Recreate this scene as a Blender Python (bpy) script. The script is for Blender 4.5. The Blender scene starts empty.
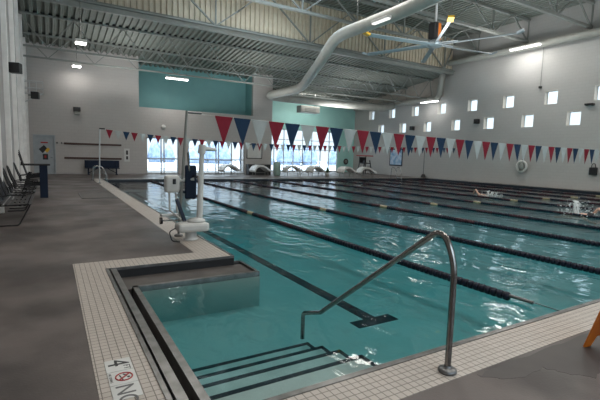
import bpy, bmesh, math, random
from mathutils import Vector, Matrix
random.seed(7)
C = bpy.context.scene.collection
sc = bpy.context.scene
PI = math.pi

# ------------------------------------------------------------------ materials
def mat(name, col, rough=.6, metal=0., col2=None, scale=3., detail=4, bump=0., bscale=None, stops=(.35, .65), spec=None):
    m = bpy.data.materials.new(name); m.use_nodes = True
    n = m.node_tree.nodes; l = m.node_tree.links; b = n['Principled BSDF']
    b.inputs['Base Color'].default_value = (*col, 1); b.inputs['Roughness'].default_value = rough
    b.inputs['Metallic'].default_value = metal
    if spec is not None: b.inputs['Specular IOR Level'].default_value = spec
    tc = n.new('ShaderNodeTexCoord'); ns = n.new('ShaderNodeTexNoise')
    ns.inputs['Scale'].default_value = scale; ns.inputs['Detail'].default_value = detail
    l.new(tc.outputs['Object'], ns.inputs['Vector'])
    if col2 is None: col2 = tuple(c*.88 for c in col)
    r = n.new('ShaderNodeValToRGB'); r.color_ramp.elements[0].position = stops[0]; r.color_ramp.elements[1].position = stops[1]
    r.color_ramp.elements[0].color = (*col2, 1); r.color_ramp.elements[1].color = (*col, 1)
    l.new(ns.outputs['Fac'], r.inputs['Fac']); l.new(r.outputs['Color'], b.inputs['Base Color'])
    if bump:
        n2 = n.new('ShaderNodeTexNoise'); n2.inputs['Scale'].default_value = bscale or scale*8
        l.new(tc.outputs['Object'], n2.inputs['Vector'])
        bp = n.new('ShaderNodeBump'); bp.inputs['Strength'].default_value = bump; bp.inputs['Distance'].default_value = .02
        l.new(n2.outputs['Fac'], bp.inputs['Height']); l.new(bp.outputs['Normal'], b.inputs['Normal'])
    return m

def emis(name, col, s):
    m = bpy.data.materials.new(name); m.use_nodes = True
    n = m.node_tree.nodes; n.clear(); e = n.new('ShaderNodeEmission'); o = n.new('ShaderNodeOutputMaterial')
    e.inputs['Color'].default_value = (*col, 1); e.inputs['Strength'].default_value = s
    m.node_tree.links.new(e.outputs[0], o.inputs['Surface']); return m

def brick_mat(name, c1, c2, mortar, bw, bh, ms, rough, plane='XY', offset=0., bump=.3, noise=.0):
    m = bpy.data.materials.new(name); m.use_nodes = True
    n = m.node_tree.nodes; l = m.node_tree.links; b = n['Principled BSDF']; b.inputs['Roughness'].default_value = rough
    tc = n.new('ShaderNodeTexCoord'); sp = n.new('ShaderNodeSeparateXYZ'); cb = n.new('ShaderNodeCombineXYZ')
    l.new(tc.outputs['Object'], sp.inputs[0])
    l.new(sp.outputs[plane[0]], cb.inputs['X']); l.new(sp.outputs[plane[1]], cb.inputs['Y'])
    br = n.new('ShaderNodeTexBrick'); br.offset = offset; br.squash = 1
    br.inputs['Scale'].default_value = 1; br.inputs['Brick Width'].default_value = bw; br.inputs['Row Height'].default_value = bh
    br.inputs['Mortar Size'].default_value = ms; br.inputs['Mortar Smooth'].default_value = .3
    br.inputs['Color1'].default_value = (*c1, 1); br.inputs['Color2'].default_value = (*c2, 1); br.inputs['Mortar'].default_value = (*mortar, 1)
    l.new(cb.outputs[0], br.inputs['Vector'])
    ns = n.new('ShaderNodeTexNoise'); ns.inputs['Scale'].default_value = .9; ns.inputs['Detail'].default_value = 3
    l.new(tc.outputs['Object'], ns.inputs['Vector'])
    mr = n.new('ShaderNodeMapRange'); mr.inputs['To Min'].default_value = 1-noise; mr.inputs['To Max'].default_value = 1+noise
    l.new(ns.outputs['Fac'], mr.inputs['Value'])
    mx = n.new('ShaderNodeMix'); mx.data_type = 'RGBA'; mx.blend_type = 'MULTIPLY'; mx.inputs['Factor'].default_value = 1
    l.new(br.outputs['Color'], mx.inputs['A']); l.new(mr.outputs[0], mx.inputs['B']); l.new(mx.outputs['Result'], b.inputs['Base Color'])
    bp = n.new('ShaderNodeBump'); bp.inputs['Strength'].default_value = bump; bp.inputs['Distance'].default_value = .004; bp.invert = True
    l.new(br.outputs['Fac'], bp.inputs['Height']); l.new(bp.outputs['Normal'], b.inputs['Normal'])
    return m

M = {}
M['steel'] = mat('brushed_steel', (.42, .42, .41), .25, 1., col2=(.33, .33, .33), scale=20)
M['coping'] = mat('coping_steel', (.27, .265, .26), .36, 1., col2=(.18, .18, .175), scale=9)
M['dark_steel'] = mat('dark_steel', (.18, .18, .18), .4, .8)
M['rail_steel'] = mat('worn_rail_steel', (.30, .29, .28), .22, 1., col2=(.22, .21, .2), scale=14)
M['tile'] = brick_mat('mosaic_tile', (.485, .43, .385), (.44, .39, .345), (.16, .14, .12), .0615, .0615, .004, .42, 'XY', 0, .5, .12)
M['cmu_far'] = brick_mat('painted_block_far', (.45, .43, .415), (.44, .42, .405), (.38, .365, .35), .4, .2, .006, .7, 'XZ', .5, .25, .05)
M['cmu_side'] = brick_mat('painted_block_side', (.42, .415, .405), (.41, .405, .395), (.36, .355, .35), .4, .2, .006, .7, 'YZ', .5, .25, .05)
M['panel_wall'] = mat('grey_wall_panel', (.36, .345, .34), .55)
M['fin'] = mat('white_fin_paint', (.86, .85, .83), .5)
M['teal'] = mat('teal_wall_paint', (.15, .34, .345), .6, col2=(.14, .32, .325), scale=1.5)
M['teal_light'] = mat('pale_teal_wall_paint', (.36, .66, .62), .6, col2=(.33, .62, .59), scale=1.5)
M['deck_metal'] = mat('grey_green_roof_deck', (.18, .20, .182), .6)
M['truss'] = mat('grey_truss_paint', (.235, .25, .235), .55)
M['fascia'] = mat('cream_corrugated_panel', (.60, .53, .41), .55)
M['duct'] = mat('duct_paint', (.34, .345, .32), .5)
M['tan_tone'] = mat('tan_wall_tone', (.42, .38, .34), .6)
M['black'] = mat('black_plastic', (.012, .012, .014), .45)
M['chair_black'] = mat('black_powder_coat', (.018, .018, .02), .4, spec=.3)
M['navy'] = mat('navy_plastic', (.008, .018, .042), .6, spec=.25)
M['white'] = mat('white_plastic', (.62, .62, .60), .4)
M['white_paint'] = mat('white_frame_paint', (.50, .52, .53), .5)
M['red_flag'] = mat('red_vinyl', (.23, .016, .032), .7, spec=.2)
M['blue_flag'] = mat('blue_vinyl', (.012, .036, .08), .7, spec=.2)
M['white_flag'] = mat('white_vinyl', (.44, .47, .47), .7, spec=.2)
M['cord'] = mat('cord_white', (.5, .5, .48), .7)
M['float_navy'] = mat('float_navy', (.006, .009, .022), .45, spec=.3)
M['float_maroon'] = mat('float_maroon', (.040, .012, .02), .45, spec=.3)
M['float_yellow'] = mat('float_cream', (.34, .29, .18), .4)
M['orange'] = mat('orange_plastic', (.75, .20, .015), .45)
M['yellow'] = mat('yellow_plastic', (.70, .42, .03), .45)
M['brown'] = mat('brown_wood_rail', (.06, .028, .022), .5)
M['door_grey'] = mat('blue_grey_door_paint', (.36, .40, .43), .5)
M['black_tile_gutter'] = mat('black_tile_and_gutter_shade', (.012, .018, .03), .4)
M['skin'] = mat('skin', (.55, .33, .25), .5)
M['foam'] = mat('white_foam_water', (.8, .84, .85), .35)
M['fan_metal'] = mat('fan_blade_metal', (.36, .42, .46), .35, .3)
M['snow'] = mat('snow', (.58, .61, .66), .8)
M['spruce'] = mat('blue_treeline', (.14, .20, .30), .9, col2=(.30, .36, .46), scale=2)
M['green'] = mat('leaf_green', (.05, .12, .035), .6)
M['bin'] = mat('pale_green_bin', (.24, .34, .29), .5)
M['red'] = mat('red_paint', (.35, .02, .02), .5)
M['poster'] = mat('blue_poster', (.18, .36, .58), .5, col2=(.55, .66, .78), scale=3)
M['steps_white'] = mat('white_pool_plaster', (.62, .66, .64), .6)
M['pool'] = mat('pool_plaster', (.60, .66, .64), .7, col2=(.54, .62, .60), scale=1.2)
M['gutter'] = mat('gutter_floor', (.06, .052, .048), .5, col2=(.10, .088, .08), scale=4)
M['reveal'] = mat('daylit_cream_reveal', (.74, .68, .60), .6)  # cream liner colour, lightened to carry the daylight on the window jambs
M['lamp_glow'] = emis('lamp_diffuser', (1, .98, .95), 6)
M['lamp_dim'] = emis('dim_lamp_diffuser', (1, .98, .93), .6)
M['caption_grey'] = mat('grey_letter_paint', (.12, .12, .12), .5)

def deck_material():
    m = mat('wet_deck_coating', (.120, .099, .091), .5, col2=(.056, .046, .043), scale=.9, detail=12, stops=(.40, .58))
    n = m.node_tree.nodes; l = m.node_tree.links; b = n['Principled BSDF']
    tc = n['Texture Coordinate'] if 'Texture Coordinate' in n else [x for x in n if x.type == 'TEX_COORD'][0]
    ns = n.new('ShaderNodeTexNoise'); ns.inputs['Scale'].default_value = .8; ns.inputs['Detail'].default_value = 6
    l.new(tc.outputs['Object'], ns.inputs['Vector'])
    r = n.new('ShaderNodeMapRange'); r.inputs['From Min'].default_value = .4; r.inputs['From Max'].default_value = .62
    r.inputs['To Min'].default_value = .42; r.inputs['To Max'].default_value = .62
    l.new(ns.outputs['Fac'], r.inputs['Value']); l.new(r.outputs[0], b.inputs['Roughness'])
    n2 = n.new('ShaderNodeTexNoise'); n2.inputs['Scale'].default_value = 60; l.new(tc.outputs['Object'], n2.inputs['Vector'])
    bp = n.new('ShaderNodeBump'); bp.inputs['Strength'].default_value = .35; bp.inputs['Distance'].default_value = .004
    l.new(n2.outputs['Fac'], bp.inputs['Height']); l.new(bp.outputs['Normal'], b.inputs['Normal'])
    return m
M['deck'] = deck_material()

def water_material():
    m = bpy.data.materials.new('pool_water'); m.use_nodes = True
    n = m.node_tree.nodes; l = m.node_tree.links; n.clear()
    out = n.new('ShaderNodeOutputMaterial'); tr = n.new('ShaderNodeBsdfTransparent'); gl = n.new('ShaderNodeBsdfGlossy')
    tr.inputs['Color'].default_value = (.97, .99, .99, 1); gl.inputs['Roughness'].default_value = .03
    fr = n.new('ShaderNodeFresnel'); fr.inputs['IOR'].default_value = 1.33
    tc = n.new('ShaderNodeTexCoord'); mp = n.new('ShaderNodeMapping'); mp.inputs['Rotation'].default_value = (0, 0, .5); mp.inputs['Scale'].default_value = (1, .55, 1)
    l.new(tc.outputs['Object'], mp.inputs['Vector'])
    a = n.new('ShaderNodeTexNoise'); a.inputs['Scale'].default_value = 2.4; a.inputs['Detail'].default_value = 2.5; a.inputs['Distortion'].default_value = .8
    l.new(mp.outputs[0], a.inputs['Vector'])
    bp = n.new('ShaderNodeBump'); bp.inputs['Strength'].default_value = .55; bp.inputs['Distance'].default_value = .05
    l.new(a.outputs['Fac'], bp.inputs['Height'])
    l.new(bp.outputs['Normal'], gl.inputs['Normal']); l.new(bp.outputs['Normal'], fr.inputs['Normal'])
    mx = n.new('ShaderNodeMixShader'); l.new(fr.outputs[0], mx.inputs['Fac']); l.new(tr.outputs[0], mx.inputs[1]); l.new(gl.outputs[0], mx.inputs[2])
    l.new(mx.outputs[0], out.inputs['Surface'])
    va = n.new('ShaderNodeVolumeAbsorption'); va.inputs['Color'].default_value = (.33, .74, .775, 1); va.inputs['Density'].default_value = 1.6
    l.new(va.outputs[0], out.inputs['Volume']); return m
M['water'] = water_material()

def glass_material():
    m = bpy.data.materials.new('window_glass'); m.use_nodes = True
    n = m.node_tree.nodes; l = m.node_tree.links; n.clear()
    out = n.new('ShaderNodeOutputMaterial'); tr = n.new('ShaderNodeBsdfTransparent'); gl = n.new('ShaderNodeBsdfGlossy')
    tr.inputs['Color'].default_value = (.93, .97, .98, 1); gl.inputs['Roughness'].default_value = .02
    fr = n.new('ShaderNodeFresnel'); fr.inputs['IOR'].default_value = 1.3
    mx = n.new('ShaderNodeMixShader'); l.new(fr.outputs[0], mx.inputs['Fac']); l.new(tr.outputs[0], mx.inputs[1]); l.new(gl.outputs[0], mx.inputs[2])
    l.new(mx.outputs[0], out.inputs['Surface']); return m
M['glass'] = glass_material()

# ------------------------------------------------------------------ mesh builder
class MB:
    def __init__(s): s.v = []; s.f = []; s.smooth = []
    def add(s, vs, fs, sm=False):
        o = len(s.v); s.v += [tuple(v) for v in vs]; s.f += [tuple(i+o for i in f) for f in fs]; s.smooth += [sm]*len(fs); return s
    def box(s, x0, x1, y0, y1, z0, z1):
        vs = [(x0,y0,z0),(x1,y0,z0),(x1,y1,z0),(x0,y1,z0),(x0,y0,z1),(x1,y0,z1),(x1,y1,z1),(x0,y1,z1)]
        return s.add(vs, [(0,3,2,1),(4,5,6,7),(0,1,5,4),(1,2,6,5),(2,3,7,6),(3,0,4,7)])
    def rbox(s, x0, x1, y0, y1, z0, z1, b=.01):
        bm = bmesh.new(); bmesh.ops.create_cube(bm, size=1)
        for v in bm.verts: v.co = Vector(((x0+x1)/2+v.co.x*(x1-x0), (y0+y1)/2+v.co.y*(y1-y0), (z0+z1)/2+v.co.z*(z1-z0)))
        bmesh.ops.bevel(bm, geom=list(bm.edges), offset=b, segments=2, affect='EDGES', profile=.5)
        bm.verts.ensure_lookup_table(); bm.verts.index_update()
        s.add([v.co[:] for v in bm.verts], [[v.index for v in f.verts] for f in bm.faces]); bm.free(); return s
    def bar(s, a, b, w, h=None, up=(0,0,1)):          # rectangular bar between two points
        a, b = Vector(a), Vector(b); h = h or w; d = (b-a).normalized(); u = Vector(up)
        if abs(d.dot(u)) > .98: u = Vector((0,1,0))
        r = d.cross(u).normalized()*w/2; u = r.cross(d).normalized()*h/2
        vs = [a-r-u, a+r-u, a+r+u, a-r+u, b-r-u, b+r-u, b+r+u, b-r+u]
        return s.add(vs, [(0,1,2,3),(4,7,6,5),(0,4,5,1),(1,5,6,2),(2,6,7,3),(3,7,4,0)])
    def tube(s, pts, r, n=12, cap=True, closed=False):
        pts = [Vector(p) for p in pts]; N = len(pts); rr = r if isinstance(r, (list, tuple)) else [r]*N
        vs = []; prev = None
        for i, p in enumerate(pts):
            if closed: t = (pts[(i+1) % N]-pts[i-1]).normalized()
            else: t = (pts[min(i+1, N-1)]-pts[max(i-1, 0)]).normalized()
            if prev is None:
                u = Vector((0,0,1)) if abs(t.z) < .9 else Vector((1,0,0)); u = (u-t*u.dot(t)).normalized()
            else: u = (prev-t*prev.dot(t)).normalized()
            prev = u; w = t.cross(u)
            vs += [p+(u*math.cos(2*PI*k/n)+w*math.sin(2*PI*k/n))*rr[i] for k in range(n)]
        fs = []
        for i in range(N if closed else N-1):
            j = (i+1) % N
            fs += [(i*n+k, i*n+(k+1) % n, j*n+(k+1) % n, j*n+k) for k in range(n)]
        s.add(vs, fs, True)
        if cap and not closed: s.add(vs[:n], [tuple(range(n))[::-1]]); s.add(vs[-n:], [tuple(range(n))])
        return s
    def cyl(s, x, y, z0, z1, r, n=20, r2=None): return s.tube([(x,y,z0),(x,y,z1)], [r, r if r2 is None else r2], n)
    def lathe(s, prof, cx=0, cy=0, n=24):
        vs = []; 
        for (r, z) in prof: vs += [(cx+r*math.cos(2*PI*k/n), cy+r*math.sin(2*PI*k/n), z) for k in range(n)]
        fs = [(i*n+k, i*n+(k+1) % n, (i+1)*n+(k+1) % n, (i+1)*n+k) for i in range(len(prof)-1) for k in range(n)]
        return s.add(vs, fs, True)
    def prism(s, poly, axis, a, b):                  # poly in the other two axes, extruded along axis
        n = len(poly)
        def P(p, t): return {'x': (t, p[0], p[1]), 'y': (p[0], t, p[1]), 'z': (p[0], p[1], t)}[axis]
        vs = [P(p, a) for p in poly]+[P(p, b) for p in poly]
        return s.add(vs, [tuple(range(n))[::-1], tuple(range(n, 2*n))]+[(i, (i+1) % n, n+(i+1) % n, n+i) for i in range(n)])
    def mesh(s, name, m):
        me = bpy.data.meshes.new(name); me.from_pydata(s.v, [], s.f); me.materials.append(m)
        me.polygons.foreach_set('use_smooth', s.smooth)
        bm = bmesh.new(); bm.from_mesh(me); bmesh.ops.recalc_face_normals(bm, faces=bm.faces); bm.to_mesh(me); bm.free()
        return me
    def build(s, name, m, parent=None, loc=(0,0,0)):
        o = bpy.data.objects.new(name, s.mesh(name, m)); C.objects.link(o); o.location = loc
        if parent: o.parent = parent
        return o

def thing(name, label, cat, loc=(0,0,0), rz=0., group=None):
    o = bpy.data.objects.new(name, None); C.objects.link(o); o.location = loc; o.rotation_euler = (0,0,rz); o.empty_display_size = .1
    o['label'] = label; o['category'] = cat
    if group: o['group'] = group
    return o
def tag(o, label, cat, group=None, kind=None):
    o['label'] = label; o['category'] = cat
    if group: o['group'] = group
    if kind: o['kind'] = kind
    return o
def struct(name, mb, m, loc=(0,0,0)):
    o = mb.build(name, m, None, loc); o['kind'] = 'structure'; return o
def copy_tree(o, parent=None):
    c = o.copy(); C.objects.link(c); c.parent = parent
    for ch in list(o.children): copy_tree(ch, c)
    return c
def arc(c, r, a0, a1, n, ax='xz'):
    out = []
    for i in range(n+1):
        a = a0+(a1-a0)*i/n; u, w = r*math.cos(a), r*math.sin(a)
        out.append({'xz': (c[0]+u, c[1], c[2]+w), 'yz': (c[0], c[1]+u, c[2]+w), 'xy': (c[0]+u, c[1]+w, c[2])}[ax])
    return out
def rounded(pts, r, n=6):                            # polyline with rounded corners
    pts = [Vector(p) for p in pts]; out = [pts[0]]
    for i in range(1, len(pts)-1):
        a, p, b = pts[i-1], pts[i], pts[i+1]; rr = min(r, (a-p).length*.49, (b-p).length*.49)
        p0 = p+(a-p).normalized()*rr; p1 = p+(b-p).normalized()*rr
        for k in range(n+1):
            t = k/n; out.append(p0*(1-t)**2+p*2*t*(1-t)+p1*t*t)
    return out+[pts[-1]]

# ------------------------------------------------------------------ dimensions (metres)
XL, XR = -1.13, 28.0          # side walls
YF, YB, YN = 30.3, 36.0, -3.0 # far wall left part, far wall right part, wall behind
PX0, PX1, PY0, PY1 = 2.42, 27.5, 2.30, 25.3   # pool
NX0, NY1 = .60, 6.05          # entry bay cut into the deck
WZ, LZ, BZ = -.12, -.10, -.60 # water, gutter lip, pool bottom
HZ = 11.2                     # high roof
FY = 23.6                     # fascia line
def lowz(y): return 8.5-.112*(y-FY)

# ------------------------------------------------------------------ floor, pool shell
T = .37
fl = MB()
for (x0, x1, y0, y1) in ((XL-.3, .23, YN, YB+.3), (.23, PX0-.47, NY1+.47, YB+.3), (.23, XR+.3, YN, PY0-.39), (PX0-.47, XR+.3, PY1+.45, YB+.3), (PX1+.3, XR+.3, PY0-.39, PY1+.45)):
    fl.box(x0, x1, y0, y1, -.9, 0)
struct('floor', fl, M['deck'])
tl = MB()
tl.box(.23, NX0, PY0-.39, NY1+.47, -.9, .004)
tl.box(NX0, PX0-.47, NY1, NY1+.47, -.9, .004)
tl.box(PX0-.47, PX0-.02, NY1, PY1+.45, -.9, .004)
tl.box(NX0, PX1+.3, PY0-.39, PY0-.03, -.9, .004)
tl.box(PX0-.02, PX1+.3, PY1+.02, PY1+.45, -.9, .004)
tl.box(PX1+.02, PX1+.3, PY0, PY1+.02, -.9, .004)
struct('trim_1', tl, M['tile'])
# steel coping around the pool and the bay
cp = MB()
cp.box(NX0, PX1+.02, PY0-.03, PY0+.02, -.25, .012)
cp.box(PX0-.02, PX0+.02, NY1, PY1, -.25, .012)
cp.box(PX0-.02, PX1+.02, PY1, PY1+.02, -.04, .008)
cp.box(PX1, PX1+.02, PY0, PY1, -.04, .008)
cp.box(NX0, NX0+.035, PY0, NY1, -.2, .014)
cp.box(NX0+.06, NX0+.13, PY0, NY1-.02, -.2, .006)
cp.box(NX0, PX0, NY1-.02, NY1, -.02, .014)
struct('trim_2', cp, M['coping'])
# recessed gutter floor of the bay, its lip, and the bay walls under the lip
lipY, lipX, lipR = 5.45, .84, 2.57
g = MB(); g.box(NX0+.13, lipX, PY0, NY1-.035, -.9, -.24); g.box(lipX, lipR-.02, lipY, NY1-.035, -.9, -.125); g.box(NX0+.036, lipX, lipY, NY1-.035, -.9, -.125)
g.box(PX0-.02, lipR-.02, NY1-.035, NY1+.02, -.9, -.24)
struct('trim_3', g, M['gutter'])
struct('trim_8', MB().box(NX0+.13, PX0-.001, NY1-.045, NY1-.02, -.9, -.015).box(NX0+.04, NX0+.058, PY0, NY1-.03, -.3, -.03), M['black'])
lp = MB(); lp.box(lipX, lipX+.065, PY0, lipY, -.9, LZ+.012); lp.box(lipX, lipR, lipY-.06, lipY, -.9, LZ+.012); lp.box(lipR-.035, lipR, lipY, NY1+.05, -.9, LZ+.012); lp.box(PX0-.01, lipR, NY1+.02, NY1+.05, -.9, LZ+.012)
struct('trim_4', lp, M['coping'])
dk = MB(); dk.box(PX0, PX1, PY1-.001, PY1+.02, -.9, -.04); dk.box(PX1-.001, PX1+.02, PY0, PY1, -.9, -.04)  # black band drawn for the shaded gutter opening below the deck edge
struct('trim_5', dk, M['black_tile_gutter'])
pf = MB()
pf.box(lipX, PX1+.02, PY0-.03, PY1+.02, -1.0, BZ)
pf.box(PX0-.03, PX0+.001, NY1, PY1, -.9, -.25)
pf.box(lipX+.065, PX1, PY0-.03, PY0+.001, -.9, -.25)
pf.box(lipX+.04, lipX+.068, PY0, lipY-.05, -.9, -.16)
pf.box(lipX+.05, lipR+.004, lipY-.064, lipY-.03, -.9, -.16)
struct('trim_6', pf, M['pool'])
# lane lines on the pool bottom with a T at each end
ln = MB()
for k in range(1):
    x = 2.45+2.53*(k+.5)
    if x > 27: continue
    ln.box(x-.10, x+.10, 4.2, 23.4, BZ, BZ+.004); ln.box(x-.34, x+.34, 4.06, 4.27, BZ, BZ+.006); ln.box(x-.36, x+.36, 23.3, 23.55, BZ, BZ+.006)
struct('trim_7', ln, M['black_tile_gutter'])
# submerged entry steps
st = thing('entry_steps', 'submerged white entry steps with dark edge tiles in the pool corner', 'steps', (1.68, 2.30, BZ))
nos = [(2.54,-.15),(2.90,-.235),(3.24,-.33),(3.55,-.42),(3.84,-.50)]
for (ny, nz) in nos:
    b = MB(); b.box(lipX+.07-1.68, 2.45-1.68, .004, ny-2.30, .0, nz-BZ)
    o = b.build('step', M['steps_white'], st)
    e = MB(); e.box(lipX+.075-1.68, 2.452-1.68, ny-2.30-.05, ny-2.30+.003, nz-BZ-.03, nz-BZ+.003)
    e.box(2.45-1.68-.045, 2.453-1.68, max(.01, ny-2.30-.31), ny-2.30, nz-BZ-.03, nz-BZ+.003)
    e.build('edge_tile', M['black_tile_gutter'], o)
# water
# one closed body of water, the entry bay included
w = MB()
outline = [(lipX+.06, PY0+.01), (PX1, PY0+.01), (PX1, PY1), (PX0+.01, PY1), (PX0+.01, NY1+.04), (lipR, NY1+.04), (lipR, lipY-.05), (lipX+.06, lipY-.05)]
w.prism(outline, 'z', BZ-.1, WZ)
tag(w.build('pool_water', M['water']), 'rippled turquoise water filling the lap pool', 'water', kind='stuff')

# ------------------------------------------------------------------ walls
def cells(mb, plane, u0, u1, z0, z1, t0, t1, holes):
    us = sorted({u0, u1, *[h[0] for h in holes], *[h[1] for h in holes]}); zs = sorted({z0, z1, *[h[2] for h in holes], *[h[3] for h in holes]})
    us = [u for u in us if u0 <= u <= u1]; zs = [z for z in zs if z0 <= z <= z1]
    for i in range(len(us)-1):
        run = None
        for j in range(len(zs)-1):
            cu, cz = (us[i]+us[i+1])/2, (zs[j]+zs[j+1])/2
            solid = not any(h[0] < cu < h[1] and h[2] < cz < h[3] for h in holes)
            if solid:
                run = (zs[j] if run is None else run[0], zs[j+1])
            if run and (not solid or j == len(zs)-2):
                if plane == 'x': mb.box(t0, t1, us[i], us[i+1], *run)
                else: mb.box(us[i], us[i+1], t0, t1, *run)
                run = None
    return mb
wins = [(9.7+2.95*k-.42, 9.7+2.95*k+.42, 5.38, 6.25) for k in range(9)]+[(8.2+2.95*k-.42, 8.2+2.95*k+.42, 3.96, 4.83) for k in range(9)]
struct('wall_right', cells(MB(), 'x', YN, YB+.3, 0, HZ+.14, XR, XR+.42, wins), M['cmu_side'])
doorA = (5.72, 7.92, 0, 2.55); doorB = (8.6, 13.0, 0, 2.5); rec = (5.26, 13.63, 4.55, 8.3); doorL = (-.85, .32, 0, 2.42); nook = (13.15, 15.0, 0, .85)
struct('wall_far', cells(MB(), 'y', XL-.2, 15.3, 0, 8.3, YF, YF+.3, [doorA, doorB, rec, doorL]), M['cmu_far'])
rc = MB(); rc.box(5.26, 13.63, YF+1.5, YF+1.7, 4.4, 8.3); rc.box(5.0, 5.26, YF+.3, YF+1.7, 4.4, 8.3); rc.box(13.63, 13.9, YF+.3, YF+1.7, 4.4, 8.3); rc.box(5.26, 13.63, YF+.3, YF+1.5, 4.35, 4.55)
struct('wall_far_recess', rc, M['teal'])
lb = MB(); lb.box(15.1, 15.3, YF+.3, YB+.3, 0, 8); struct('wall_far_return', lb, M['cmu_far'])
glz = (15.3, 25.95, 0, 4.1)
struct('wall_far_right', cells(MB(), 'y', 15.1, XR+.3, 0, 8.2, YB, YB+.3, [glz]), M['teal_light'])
struct('wall_left', MB().box(XL-.3, XL, YN, YF+.3, 0, HZ+.14), M['panel_wall'])
near_fill_glazing = [(.5+4.4*k, 4.3+4.4*k, .6, 4.2) for k in range(6)]  # unseen windows added behind the camera to let in fill daylight
struct('wall_near', cells(MB(), 'y', XL-.3, XR+.3, 0, HZ+.14, YN-.3, YN, near_fill_glazing), M['cmu_far'])
for k, (a, b, z0, z1) in enumerate(near_fill_glazing):
    q = MB(); t = .06
    for m_ in ((a, b, z0, z0+t), (a, b, z1-t, z1), (a, a+t, z0, z1), (b-t, b, z0, z1), ((a+b)/2-t/2, (a+b)/2+t/2, z0, z1)): q.box(m_[0], m_[1], YN-.2, YN-.12, m_[2], m_[3])
    o = q.build('window_%d' % (70+k), M['fin']); o['kind'] = 'structure'; MB().box(a+t, b-t, YN-.165, YN-.155, z0+t, z1-t).build('pane', M['glass'], o)
tp = MB(); tp.box(XR-.03, XR, 24.3, YB, 6.75, 8.4); struct('wall_right_tan', tp, M['tan_tone'])  # thin slab gives the upper far part of the right wall a tan tone
bl = MB(); bl.box(XL, XL+.02, YN, YF, 0, .12); struct('baseboard_left', bl, M['panel_wall'])
bf = MB(); bf.box(.32, 5.72, YF-.02, YF, 0, .1); bf.box(13.0, 15.3, YF-.02, YF, 0, .1); struct('baseboard_far', bf, M['panel_wall'])
for k, y in enumerate((9.2, 12.35, 15.6, 19.0, 22.2, 25.5, 28.8)):
    f = MB(); f.rbox(XL, XL+.14, y-.07, y+.07, 0, 10.9 if y < 23 else lowz(y)-.2, .01); pass
    struct('trim_%d' % (20+k), f, M['fin'])

# windows of the right wall
for k, (a, b, z0, z1) in enumerate(wins):
    f = MB(); t = .035
    f.box(XR+.33, XR+.39, a, b, z0, z0+t); f.box(XR+.33, XR+.39, a, b, z1-t, z1); f.box(XR+.33, XR+.39, a, a+t, z0, z1); f.box(XR+.33, XR+.39, b-t, b, z0, z1)
    o = f.build('window_%d' % (k+1), M['white_paint']); o['kind'] = 'structure'
    MB().box(XR, XR+.4, a, a+.012, z0, z1).box(XR, XR+.4, b-.012, b, z0, z1).box(XR, XR+.4, a, b, z0, z0+.012).box(XR, XR+.4, a, b, z1-.012, z1).build('reveal', M['reveal'], o)
    MB().box(XR+.355, XR+.365, a+t, b-t, z0+t, z1-t).build('pane', M['glass'], o)
# far glazed doors
def glazed(name, x0, x1, z1, y, xs, rails):
    f = MB(); t = .07
    f.box(x0, x1, y, y+.12, z1-t, z1); f.box(x0, x1, y, y+.12, 0, .12)
    for x in xs: f.box(x-t/2, x+t/2, y, y+.12, 0, z1)
    f.box(x0, x0+t, y, y+.12, 0, z1); f.box(x1-t, x1, y, y+.12, 0, z1)
    for z in rails: f.box(x0, x1, y+.02, y+.1, z-.03, z+.03)
    o = f.build(name, M['white_paint']); o['kind'] = 'structure'
    e = [x0]+list(xs)+[x1]
    for i in range(len(e)-1): MB().box(e[i]+.04, e[i+1]-.04, y+.055, y+.065, .12, z1-t).build('pane', M['glass'], o)
    return o
glazed('door_1', 5.72, 7.92, 2.55, YF+.1, (6.72, 6.92), (1.12,))
glazed('door_2', 8.6, 13.0, 2.5, YF+.1, (9.55, 10.72, 10.92, 11.95), (1.12,))
glazed('window_19', 15.3, 25.95, 4.1, YB+.1, [15.3+1.065*k for k in range(1, 10)], (.9, 2.2, 3.1))
pn = MB(); pn.box(7.0, 7.9, YF-.005, YF, 0, .01)
# solid door on the left
dr = MB(); dr.rbox(-.78, .25, YF+.04, YF+.1, 0, 2.36, .005); do = dr.build('door_3', M['door_grey']); do['kind'] = 'structure'
fr = MB(); fr.box(-.85, -.78, YF-.02, YF+.14, 0, 2.42); fr.box(.25, .32, YF-.02, YF+.14, 0, 2.42); fr.box(-.78, .25, YF-.02, YF+.14, 2.36, 2.42); fr.build('door_frame', M['door_grey'], do)
MB().tube([(.14, YF+.04, 1.02), (.14, YF-.03, 1.02), (.03, YF-.03, 1.02)], .014, 8).build('door_handle', M['steel'], do)
def sign(name, label, poly, m, y=YF+.036):
    return tag(MB().prism(poly, 'y', y, y-.006).build(name, m), label, 'sign')
sign('warning_sign', 'small red warning strip near the top of the grey door', [(-.46,1.90),(-.08,1.90),(-.08,1.98),(-.46,1.98)], M['red'])
dsn = thing('hazard_placard', 'black diamond placard with yellow corner on the grey door', 'sign', (-.27, YF+.033, 1.55))
MB().prism([(-.30,-.02),(-.10,-.26),(.16,.02),(-.02,.24)], 'y', 0, -.006).build('panel', M['black'], dsn)
MB().prism([(.0,-.14),(.16,-.22),(.30,.0),(.18,.1)], 'y', 0, -.008).build('corner', M['yellow'], dsn)
MB().prism([(-.03,-.2),(.04,-.26),(.1,-.18),(.02,-.13)], 'y', 0, -.009).build('corner_patch', M['white'], dsn)
blk = thing('square_sign', 'small square black sign low on the grey door', 'sign', (-.23, YF+.033, 1.08))
MB().prism([(-.14,-.18),(.14,-.18),(.14,.16),(-.14,.16)], 'y', 0, -.006).build('panel', M['black'], blk)
MB().prism([(-.05,-.08),(.05,-.08),(.05,.08),(-.05,.08)], 'y', -.006, -.008).build('pictogram', M['red'], blk)
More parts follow.
